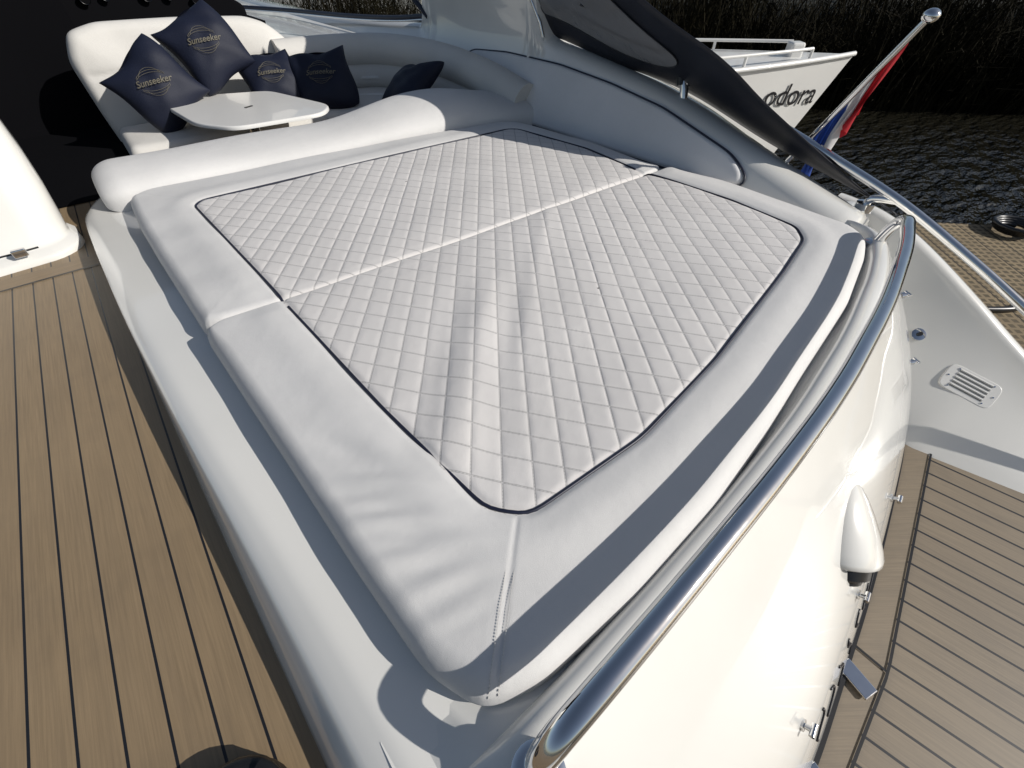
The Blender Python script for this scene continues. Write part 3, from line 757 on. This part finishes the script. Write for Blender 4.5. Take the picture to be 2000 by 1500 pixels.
# ------------------------------------------------------------ jetty
jet=empty('jetty',(4.2,-.8,-.75),'wooden jetty decked with worn brown anti-slip matting','jetty')
P=[(3.86,.66),(6.2,-1.68),(4.3,-3.6),(2.62,-1.6),(2.66,.0),(3.0,.4)]
V=[(x,y,-.2) for x,y in P]+[(x,y,-.34) for x,y in P]; n=len(P)
F=[tuple(range(n)),tuple(range(2*n-1,n-1,-1))]+[(i,i+n,(i+1)%n+n,(i+1)%n) for i in range(n)]
mesh('jetty_deck',V,F,dock_m,jet,False)
for x,y in((3.7,.3),(4.7,-.6),(5.6,-1.6),(3.1,.1)):
    tube('jetty_post',[(x,y,-1.6),(x,y,-.35)],.09,teak_margin,jet,12)
rope=empty('mooring_rope',(3.3,-.3,-.2),'dark mooring rope lying across the jetty','rope')
tube('rope_strand',catmull([(2.75,.12,-.17),(3.0,-.02,-.18),(3.25,-.22,-.18),(3.5,-.3,-.18),(3.8,-.62,-.18),(4.0,-.9,-.18)],8),.016,black,rope,8)
rope2=empty('mooring_rope',(4.35,.02,-.2),'short black rope coil beside the jetty edge','rope')
pc=[(4.35+ (.09+.008*k/10)*math.cos(k*.5),.02+(.09+.008*k/10)*math.sin(k*.5),-.18+.0009*k) for k in range(50)]
tube('rope_strand',pc,.014,black,rope2,8)

hx,hy=-.395*kk*.94,.262*kk
hose=empty('hose_coil',(hx,hy,DZ),'coil of glossy black rubber hose lying on the teak deck','hose')
tube('hose',[(hx+.072*math.cos(k*.2),hy+.072*math.sin(k*.2),DZ+.013+.0011*k*.25) for k in range(130)],.012,black,hose,12)

# ------------------------------------------------------------ setting
wt=mesh('water',[(-300,-300,-.75),(300,-300,-.75),(300,300,-.75),(-300,300,-.75)],[(0,1,2,3)],water_m,None,False); wt['kind']='structure'
nx,ny=.70,.714; tx,ty=.714,-.70
def B(a,b,z):
    return (9.33+tx*a+nx*b,2.8+ty*a+ny*b,z)
rows=[]
for a in np.linspace(-260,260,80): rows.append([B(a,b,z+.05*math.sin(a*.9+b)) for b,z in((-.3,-.95),(.2,-.72),(1.2,-.5),(4,-.2),(20,.1),(300,.3))])
V,F=grid(rows); gr=mesh('ground',V,F,ground_m,None,True); gr['kind']='structure'
V=[];F=[]
def blade(x,y,z,h,lean,w,ang):
    b=len(V); cx,sx=math.cos(ang)*w,math.sin(ang)*w; lx,ly=lean
    V.extend([(x-cx,y-sx,z),(x+cx,y+sx,z),(x+cx*.8+lx*.35,y+sx*.8+ly*.35,z+h*.55),(x-cx*.8+lx*.35,y-sx*.8+ly*.35,z+h*.55),(x+lx,y+ly,z+h)])
    F.append((b,b+1,b+2,b+3)); F.append((b+3,b+2,b+4))
for _ in range(16000):
    a=random.uniform(-14,9) ; bb=random.uniform(0,1)**1.5*3.2-.15
    p=B(a,bb,-.85); h=random.uniform(.8,1.9)*(1+.2*math.sin(a*2.1))
    blade(p[0],p[1],p[2],h,(random.gauss(0,.38),random.gauss(0,.38)),random.uniform(.006,.014),random.uniform(0,3.14))
    if random.random()<.8:
        for q in range(2):
            hh=random.uniform(.1,.8)*h; blade(p[0],p[1],p[2]+hh,random.uniform(.05,.3),(random.gauss(0,.3),random.gauss(0,.3)),.013,random.uniform(0,3.14))
rd=mesh('reed_bed',V,F,reed_m,None,False); rd['kind']='stuff'
V=[];F=[]
for c in range(80):
    a=random.uniform(-26,16); bb=random.uniform(4.0,7); h0=random.uniform(.2,2.6)
    cr=random.uniform(.8,1.4)
    for _ in range(260):
        v=Vector((random.gauss(0,1),random.gauss(0,1),random.gauss(0,1))); v=v.normalized()*cr*random.uniform(.6,1.1)
        p=Vector(B(a,bb,h0))+v; s=random.uniform(.07,.16); b=len(V)
        u=Vector((random.gauss(0,1),random.gauss(0,1),random.gauss(0,1))).normalized(); w=u.orthogonal().normalized()
        V.extend([tuple(p-u*s),tuple(p+w*s*.5),tuple(p+u*s),tuple(p-w*s*.5)]); F.append((b,b+1,b+2,b+3))
hg=mesh('added_hedge',V,F,leaf_m,None,False); hg['kind']='stuff'  # unseen hedge, added so its reflection keeps the water dark

# ------------------------------------------------------------ light, world, camera
w=bpy.data.worlds.new('World'); scene.world=w; w.use_nodes=True
nt=w.node_tree; bg=nt.nodes['Background']; sky=nt.nodes.new('ShaderNodeTexSky'); sky.sky_type='NISHITA'; sky.sun_disc=False
sky.sun_elevation=math.asin(SUN.z); sky.sun_rotation=math.atan2(SUN.x,SUN.y)
hs_=nt.nodes.new('ShaderNodeHueSaturation'); hs_.inputs['Saturation'].default_value=.85
nt.links.new(sky.outputs[0],hs_.inputs['Color']); nt.links.new(hs_.outputs[0],bg.inputs[0]); bg.inputs[1].default_value=.07
sl=bpy.data.lights.new('sun','SUN'); sl.energy=4.35; sl.angle=math.radians(.5); sl.color=(1,.96,.90)
so=bpy.data.objects.new('sun',sl); so.rotation_euler=SUN.to_track_quat('Z','Y').to_euler(); so.location=(20,-10,20); COL.objects.link(so)
cam=bpy.data.cameras.new('camera'); cam.lens=15.3; cam.sensor_width=36; cam.clip_start=.02; cam.clip_end=1500
co=bpy.data.objects.new('camera',cam); co.location=(0,0,1.2); co.rotation_euler=(math.radians(44),0,-math.atan2(.633,.774)); COL.objects.link(co)
scene.camera=co
